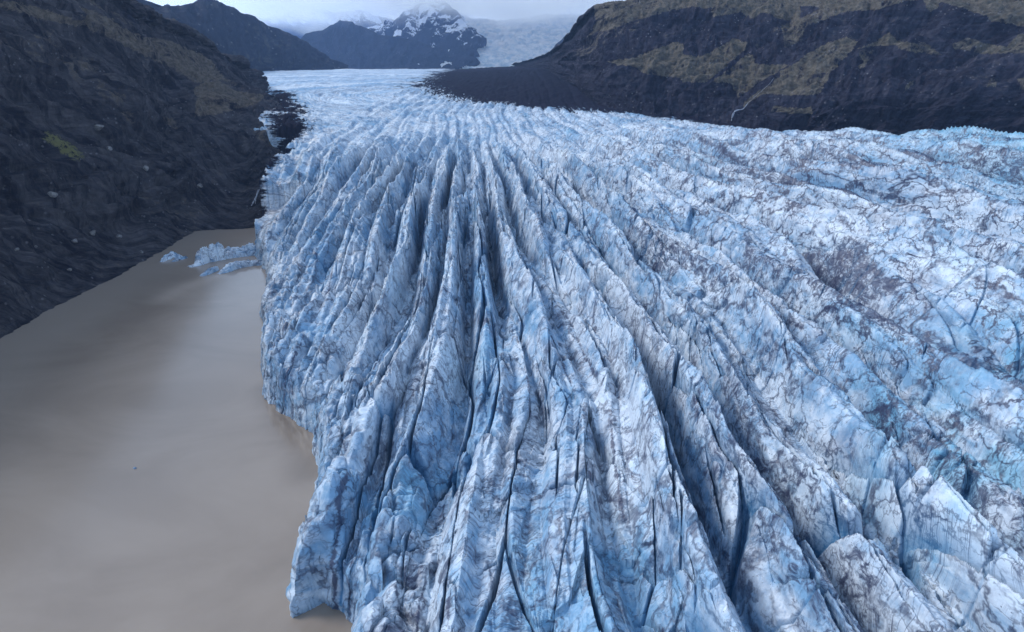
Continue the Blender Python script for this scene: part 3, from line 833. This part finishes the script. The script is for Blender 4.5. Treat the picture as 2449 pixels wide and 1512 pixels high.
range_loft("peak", "rocky peak streaked with snow beside the icefall",
           [(860, 75), (905, 60), (946, 45), (963, 27), (998, 14), (1049, 8), (1085, 22), (1109, 37), (1128, 66), (1157, 86), (1150, 104), (1126, 114), (1140, 130), (1120, 160)],
           [5200, 5000, 4600, 4200, 3700], [(860, 170), (950, 170), (1040, 170), (1080, 168), (1100, 168)], [4400, 4300, 4000, 3700, 3350], snow_rock, 75,
           snow=lambda U, V, rr, cc: 0.26 + 0.3 * sstep(120, 60, V) - 0.75 * sstep(105, 150, V), seed=15.2)
range_loft("peak", "low snow patched mountains half hidden in cloud on the left",
           [(520, 60), (600, 44), (640, 50), (690, 30), (725, 42), (755, 24), (800, 34), (850, 20), (900, 40), (960, 60)],
           [6200, 6200, 6200, 6200], [(520, 170), (700, 168), (960, 166)], [5400, 5400, 5400], snow_rock, 90,
           snow=lambda U, V, rr, cc: 0.18 + 0.35 * sstep(90, 40, V) - 0.5 * sstep(85, 120, V), seed=21.9)
range_loft("spur", "blue rock spur with snow at the right side of the icefall",
           [(1240, 168), (1283, 158), (1290, 146), (1317, 118), (1351, 90), (1384, 67), (1411, 56), (1480, 30), (1600, 0)],
           [3500, 3600, 3800, 4000], [(1240, 172), (1300, 170), (1420, 168), (1600, 166)], [3300, 3300, 3400, 3500], snow_rock, 35,
           snow=lambda U, V, rr, cc: -0.35 + 0.95 * sstep(110, 72, V), seed=27.5)

def build_icefall():
    M = NT("icefall_snow")
    pos = M.geo('Position')
    n = M.noise(M.vmul(pos, (0.02, 0.008, 0.035)), 1.0, 7, 0.7, 0.4)
    col = M.mix(M.ramp(n, 0.36, 0.6), (0.50, 0.64, 0.74), (0.90, 0.92, 0.93))
    M.bsdf(col, 0.6, M.bump(M.noise(M.vmul(pos, (0.03, 0.012, 0.04)), 1.0, 8, 0.75), 1.0, 40.0), 0.2)
    rows = []
    us = [1000, 1080, 1150, 1200, 1260, 1320, 1400, 1500, 1650]
    for v, y, u0 in ((190, 3300, 1000), (170, 3420, 1000), (160, 3560, 1000), (140, 3900, 1000), (115, 4250, 1000), (90, 4560, 1000), (68, 4850, 1000), (52, 5150, 1000), (45, 5500, 1000)):
        rows.append(np.array([at_dist(u0 + (1650 - u0) * (u - 1000) / 650, v + 6 * math.sin(u / 60), y) for u in us]))
    nr, nc = 360, 420
    G = loft(rows, nr, nc); N = normals(G)
    X, Y, Z = [G[..., i].astype(F) for i in range(3)]
    d = 44 * (ridged(X / 170, Y / 70, 5) - 0.5) + 30 * fbm(X / 400, Y / 400, 3) + 10 * fbm(X / 30, Y / 30, 3)
    P = G + N * d[..., None]
    o = mesh_obj("icefall", P.reshape(-1, 3), grid_faces(nr, nc), M.m)
    tag(o, "pale broken icefall pouring down between the far peaks", kind="structure")

build_icefall()

# ------------------------------------------------------------------ ice floating on the lake
def build_iceberg(spine, label, seed, cat="iceberg", name="iceberg", group="ice floating on the brown lake"):
    """a drifting ice ridge: spine points (u, v, half width, height) on the water line"""
    sp = np.array([list(on_level(u, v, 0.0)[:2]) + [w, h] for u, v, w, h in spine])
    n, m = 150, 44
    S_ = spline(sp, n)
    d = np.gradient(S_[:, :2], axis=0); d /= np.linalg.norm(d, axis=1, keepdims=True)
    nrm = np.stack([-d[:, 1], d[:, 0]], 1)
    c = np.linspace(-1, 1, m)
    X = S_[:, None, 0] + nrm[:, None, 0] * c[None] * S_[:, None, 2]
    Y = S_[:, None, 1] + nrm[:, None, 1] * c[None] * S_[:, None, 2]
    k = np.linspace(0, 1, n)
    endf = np.minimum(1, np.minimum(k, 1 - k) * 9) ** 0.6
    L = np.concatenate([[0], np.cumsum(np.hypot(*np.diff(S_[:, :2], axis=0).T))])[:, None] * np.ones((1, m))
    C_ = c[None] * S_[:, None, 2]
    prof = np.clip(1.25 * (1 - np.abs(c) ** 2.2), 0, 1)[None]
    f1, f2, cid, cx, cy = voronoi(L / 5.5 + seed, C_ / 4.2 + seed * 3)
    Z = 0.95 * S_[:, None, 3] * endf[:, None] * prof * (0.62 + 0.75 * R3[cid] + 0.5 * cx * (R4[cid] - 0.5))
    Z = Z * (0.85 + 0.5 * ridged(L / 4 + seed, C_ / 3, 3) - 0.25) - 0.7 * np.clip(1 - (f2 - f1) / 0.12, 0, 1)
    Z = Z + 0.25 * fbm(L / 0.9, C_ / 0.9 + seed, 3)
    edge = (np.abs(c)[None] > 0.97) | (np.minimum(k, 1 - k)[:, None] < 0.008)
    Z = np.where(edge, -1.2, Z)
    X = X + 0.7 * fbm(L / 2.5, C_ / 2.5 + seed, 3); Y = Y + 0.7 * fbm(L / 2.5 + 9, C_ / 2.5 + seed, 3)
    top = np.stack([X, Y, Z], -1).reshape(-1, 3)
    bot = np.stack([X, Y, np.full_like(X, -1.6)], -1).reshape(-1, 3)
    i = np.arange(n * m).reshape(n, m)
    rim = np.concatenate([i[0, :], i[1:, -1], i[-1, -2::-1], i[-2:0:-1, 0]])
    q = len(rim); r2 = np.roll(rim, -1)
    sides = np.stack([rim, rim + n * m, r2 + n * m, r2], 1)
    Fc = np.concatenate([grid_faces(n, m)[:, ::-1], grid_faces(n, m) + n * m, sides])
    V = np.concatenate([top, bot])
    flow = np.stack([C_.ravel() * 1.0 + 30 * seed, L.ravel(), Z.ravel()], 1)
    flow = np.concatenate([flow, flow])
    one = np.ones(len(V))
    crk = np.concatenate([np.clip(1 - (f2 - f1) / 0.10, 0, 1).ravel() * 0.6, np.zeros(n * m)])
    dirt = np.where(gauss((L - 0.55 * L.max()) / 2.2) > 0.4, 0.32, 0.0).ravel()
    o = mesh_obj(name, V, Fc, ICE, dict(flow=flow, crack=crk, debris=np.concatenate([dirt, dirt]) - 0.05, veins=one * 0.7, fresh=one * 0.0, ash=one * 0.0))
    return tag(o, label, cat, group)

build_iceberg([(386, 627, 1.2, 0.8), (400, 619, 2.4, 2.2), (418, 614, 2.4, 2.6), (432, 617, 1.6, 1.6)], "small low iceberg streaked with dirt, nearest to the dark lake shore", 1.3)
build_iceberg([(416, 626, 1.2, 0.7), (424, 622, 1.5, 1.6), (438, 619, 1.3, 1.2), (447, 617, 0.9, 1.3)], "slim flat iceberg tapering right, beside the small dirty one by the shore", 2.9)
build_iceberg([(450, 639, 2.0, 1.2), (472, 634, 2.6, 2.4), (488, 626, 4.2, 7.5), (505, 622, 4.6, 9.0), (525, 618, 4.6, 8.2), (540, 615, 4.4, 5.6), (570, 611, 4.6, 6.2), (600, 607, 5.0, 5.8), (632, 603, 5.0, 4.5)], "tallest iceberg with dark vertical stripes, reaching out from the glacier front", 5.7)
build_iceberg([(480, 661, 1.2, 0.8), (494, 656, 1.8, 2.0), (508, 650, 2.0, 3.0), (519, 645, 1.5, 3.4)], "short jagged iceberg lying apart in front of the long low ice ridge", 8.1)
build_iceberg([(520, 656, 1.2, 0.9), (540, 650, 2.2, 2.6), (560, 642, 2.8, 3.8), (585, 636, 2.8, 3.0), (610, 633, 2.6, 2.8), (640, 630, 2.6, 2.5)], "long low white ice ridge joined to the glacier, in front of the tallest iceberg", 11.4)
build_iceberg([(321, 1121, 0.25, 0.2), (323, 1120, 0.45, 0.4), (326, 1119, 0.25, 0.2)], "tiny lone white ice scrap floating far out on the brown lake", 14.2)

# ------------------------------------------------------------------ running water
def water_material():
    M = NT("white_water")
    pos = M.geo('Position')
    n = M.noise(M.vmul(pos, (0.9, 0.9, 0.25)), 1.0, 5, 0.7)
    col = M.mix(M.ramp(n, 0.35, 0.6), (0.06, 0.07, 0.11), (0.40, 0.44, 0.52))
    M.bsdf(col, 0.35, M.bump(n, 0.6, 0.4), 0.5)
    return M.m

WATER = water_material()

def ribbon(surf, pts, seed, lift=0.5):
    """one strand of water laid along a slope: (u, v, half width)"""
    P = np.array([list(NEARP(surf, u, v)) + [w] for u, v, w in pts])
    n = 12 * (len(pts) - 1) + 1
    S_ = spline(P, n); S_[:, 3] = np.maximum(S_[:, 3], 0.12)
    S_[:, 3] *= 1 + 0.5 * pn(np.linspace(0, n / 2.5, n) + seed, np.zeros(n) + seed)
    d = np.gradient(S_[:, :3], axis=0); d /= np.linalg.norm(d, axis=1, keepdims=True) + 1e-9
    view = np.array([S_[:, 0], S_[:, 1], S_[:, 2] * 0 - 100]).T
    out = np.array([[-0.55, -0.55, 0.62]])
    if P[0, 0] < 0:
        out = np.array([[0.55, -0.3, 0.75]])
    side = np.cross(d, np.repeat(out, n, 0)); side /= np.linalg.norm(side, axis=1, keepdims=True)
    o3 = np.cross(side, d)
    o3 *= np.sign((o3 * out).sum(1, keepdims=True))
    cols = [S_[:, :3] + side * S_[:, 3:4] * a + o3 * (lift + 0.4 * S_[:, 3:4] * h) for a, h in ((-1, -1.5), (-0.7, 0.3), (0, 0.6), (0.7, 0.3), (1, -1.5))]
    return np.stack(cols, 1)

def build_stream(name, surf, strands, label, cat):
    Vs, Fs, off = [], [], 0
    for k, st in enumerate(strands):
        g = ribbon(surf, st, 3.3 * k)
        Vs.append(g.reshape(-1, 3)); Fs.append(grid_faces(g.shape[0], 5) + off); off += g.shape[0] * 5
    o = mesh_obj(name, np.concatenate(Vs), np.concatenate(Fs), WATER)
    return tag(o, label, cat)

build_stream("waterfall", MOUNT, [
    [(1783, 243, 0.15), (1775, 254, 0.45), (1765, 262, 0.7), (1755, 272, 0.45), (1747, 283, 0.25)],
    [(1772, 256, 0.2), (1758, 266, 0.4), (1750, 278, 0.2)]], "narrow white waterfall at the foot of the grassy mountain gully", "waterfall")
build_stream("stream", MOUNT, [
    [(1852, 180, 0.05), (1836, 195, 0.15), (1818, 212, 0.06), (1788, 238, 0.12)]], "thin stream running down the grassy mountain gully above the waterfall", "stream")
build_stream("stream", HILL, [
    [(640, 424, 0.12), (620, 446, 0.3), (611, 466, 0.5), (605, 488, 0.25)],
    [(618, 448, 0.12), (614, 466, 0.22), (612, 482, 0.15)]], "short white stream in the dark ravine beside the glacier edge", "stream")

# ------------------------------------------------------------------ boulders and a cairn
STONE = None
def stone_material():
    M = NT("pale_stone")
    pos = M.geo('Position')
    col = M.mix(M.ramp(M.noise(pos, 0.8, 6, 0.65), 0.35, 0.65), (0.13, 0.125, 0.135), (0.27, 0.26, 0.25))
    M.bsdf(col, 0.9, M.bump(M.noise(pos, 2.0, 6, 0.65), 0.8, 0.3), 0.2)
    return M.m
STONE = stone_material()

def rock_mesh(r, seed, squash=(1, 1, 0.7)):
    n, m = 22, 30
    a = np.linspace(0.02, math.pi - 0.02, n)[:, None]; b = np.linspace(0, 2 * math.pi, m, endpoint=False)[None]
    d = np.stack([np.sin(a) * np.cos(b), np.sin(a) * np.sin(b), np.cos(a) * np.ones_like(b)], -1)
    rr_ = np.random.default_rng(seed)
    R_ = np.full(d.shape[:2], 9.0)
    for _ in range(16):                                         # a convex block cut by random planes
        q = rr_.normal(size=3); q /= np.linalg.norm(q)
        cosv = d @ q
        R_ = np.minimum(R_, np.where(cosv > 0.15, rr_.uniform(0.72, 1.05) / np.maximum(cosv, 0.15), 9))
    R_ = np.minimum(R_, 1.5)
    P = d * R_[..., None] * r * np.array(squash)
    i = np.arange(n * m).reshape(n, m); j = np.roll(i, -1, 1)
    Fc = np.stack([i[:-1], i[1:], j[1:], j[:-1]], -1).reshape(-1, 4)
    return P.reshape(-1, 3), Fc

for k, (u, v, r, lab) in enumerate((
        (184, 574, 1.25, "oblong pale boulder low on the dark scree, left of its bigger twin"),
        (228, 556, 1.45, "larger upright pale boulder low on the dark scree above the lake"),
        (287, 560, 1.4, "grey rounded boulder on scree, right of the two pale boulders"),
        (92, 591, 0.6, "little pale stone on bare scree, farthest left above the shore"),
        (42, 590, 0.9, "flat grey boulder near the left edge of the dark scree"),
        (240, 309, 2.6, "pale square rock jutting from the scree right of the yellow moss"),
        (353, 398, 1.7, "single pale boulder on the smooth scree below the cliff outcrop"),
        (128, 461, 1.9, "round boulder on scree below the yellow moss patch"),
        (476, 438, 1.7, "small pale boulder on scree left of the white stream"),
        (170, 640, 1.0, "pale boulder among rubble just above the brown lake shore"),
        (343, 598, 1.1, "dark edged boulder by the shore opposite the small icebergs"),
        (268, 360, 1.5, "lone boulder in the middle of the scree between moss patch and cliff"))):
    c = NEARP(HILL, u, v)
    V, Fc = rock_mesh(r, 40 + k)
    o = mesh_obj("boulder", V, Fc, STONE, smooth=False)
    o.location = c + np.array([0.15 * r, -0.15 * r, 0.25 * r])
    tag(o, lab, "boulder", "pale boulders on the dark hillside")

def build_cairn():
    c = NEARP(MOUNT, 1524, 3)
    Vs, Fs, off = [], [], 0
    for k, (r, z) in enumerate(((1.1, 0.2), (0.85, 1.1), (0.7, 1.9), (0.5, 2.6), (0.35, 3.1))):
        V, Fc = rock_mesh(r, 80 + k, (1, 1, 0.75))
        Vs.append(V + np.array([0.1 * math.sin(k * 2), 0, z])); Fs.append(Fc + off); off += len(V)
    o = mesh_obj("cairn", np.concatenate(Vs), np.concatenate(Fs), STONE, smooth=False)
    o.location = c
    tag(o, "small dark stone cairn standing on the right mountain's skyline", "cairn")

build_cairn()

# ------------------------------------------------------------------ air
def box_obj(name, lo, hi, mat):
    (x0, y0, z0), (x1, y1, z1) = lo, hi
    V = [(x, y, z) for z in (z0, z1) for x, y in ((x0, y0), (x1, y0), (x1, y1), (x0, y1))]
    Fc = [(3, 2, 1, 0), (4, 5, 6, 7), (0, 1, 5, 4), (1, 2, 6, 5), (2, 3, 7, 6), (3, 0, 4, 7)]
    return mesh_obj(name, np.array(V, float), np.array(Fc), mat, smooth=False)

def build_haze():
    M = NT("haze_air")
    v = M.n("ShaderNodeVolumePrincipled")
    v.inputs['Color'].default_value = (0.40, 0.62, 1.0, 1)
    v.inputs['Density'].default_value = 0.00006
    v.inputs['Anisotropy'].default_value = 0.2
    M.t.links.new(v.outputs[0], M.out.inputs['Volume'])
    o = box_obj("haze", (-2600, -400, -70), (3200, 3090, 420), M.m)
    tag(o, "thin blue air over the whole valley", kind="stuff")

def build_cloud():
    M = NT("cloud_bank")
    pos = M.geo('Position')
    sp = M.n("ShaderNodeSeparateXYZ"); M.set(sp.inputs[0], pos)
    n = M.noise(M.vmul(pos, (0.0022, 0.0008, 0.004)), 1.0, 5, 0.6)
    lim = M.add(sp.outputs[2], M.mul(M.math('SUBTRACT', n, 0.5), 420.0))
    dens = M.ramp(lim, 275.0, 540.0, 0.0, 0.0028)
    dens = M.add(dens, 0.00007)
    v = M.n("ShaderNodeVolumePrincipled")
    M.set(v.inputs['Color'], M.mix(M.ramp(dens, 0.00007, 0.0005), (0.30, 0.50, 1.0), (0.995, 0.998, 1.0)))
    M.set(v.inputs['Density'], dens)
    v.inputs['Anisotropy'].default_value = 0.1
    M.t.links.new(v.outputs[0], M.out.inputs['Volume'])
    o = box_obj("cloud", (-3500, 3100, -90), (4200, 7400, 720), M.m)
    tag(o, "grey cloud bank lying over the far peaks", kind="stuff")

build_haze()
build_cloud()
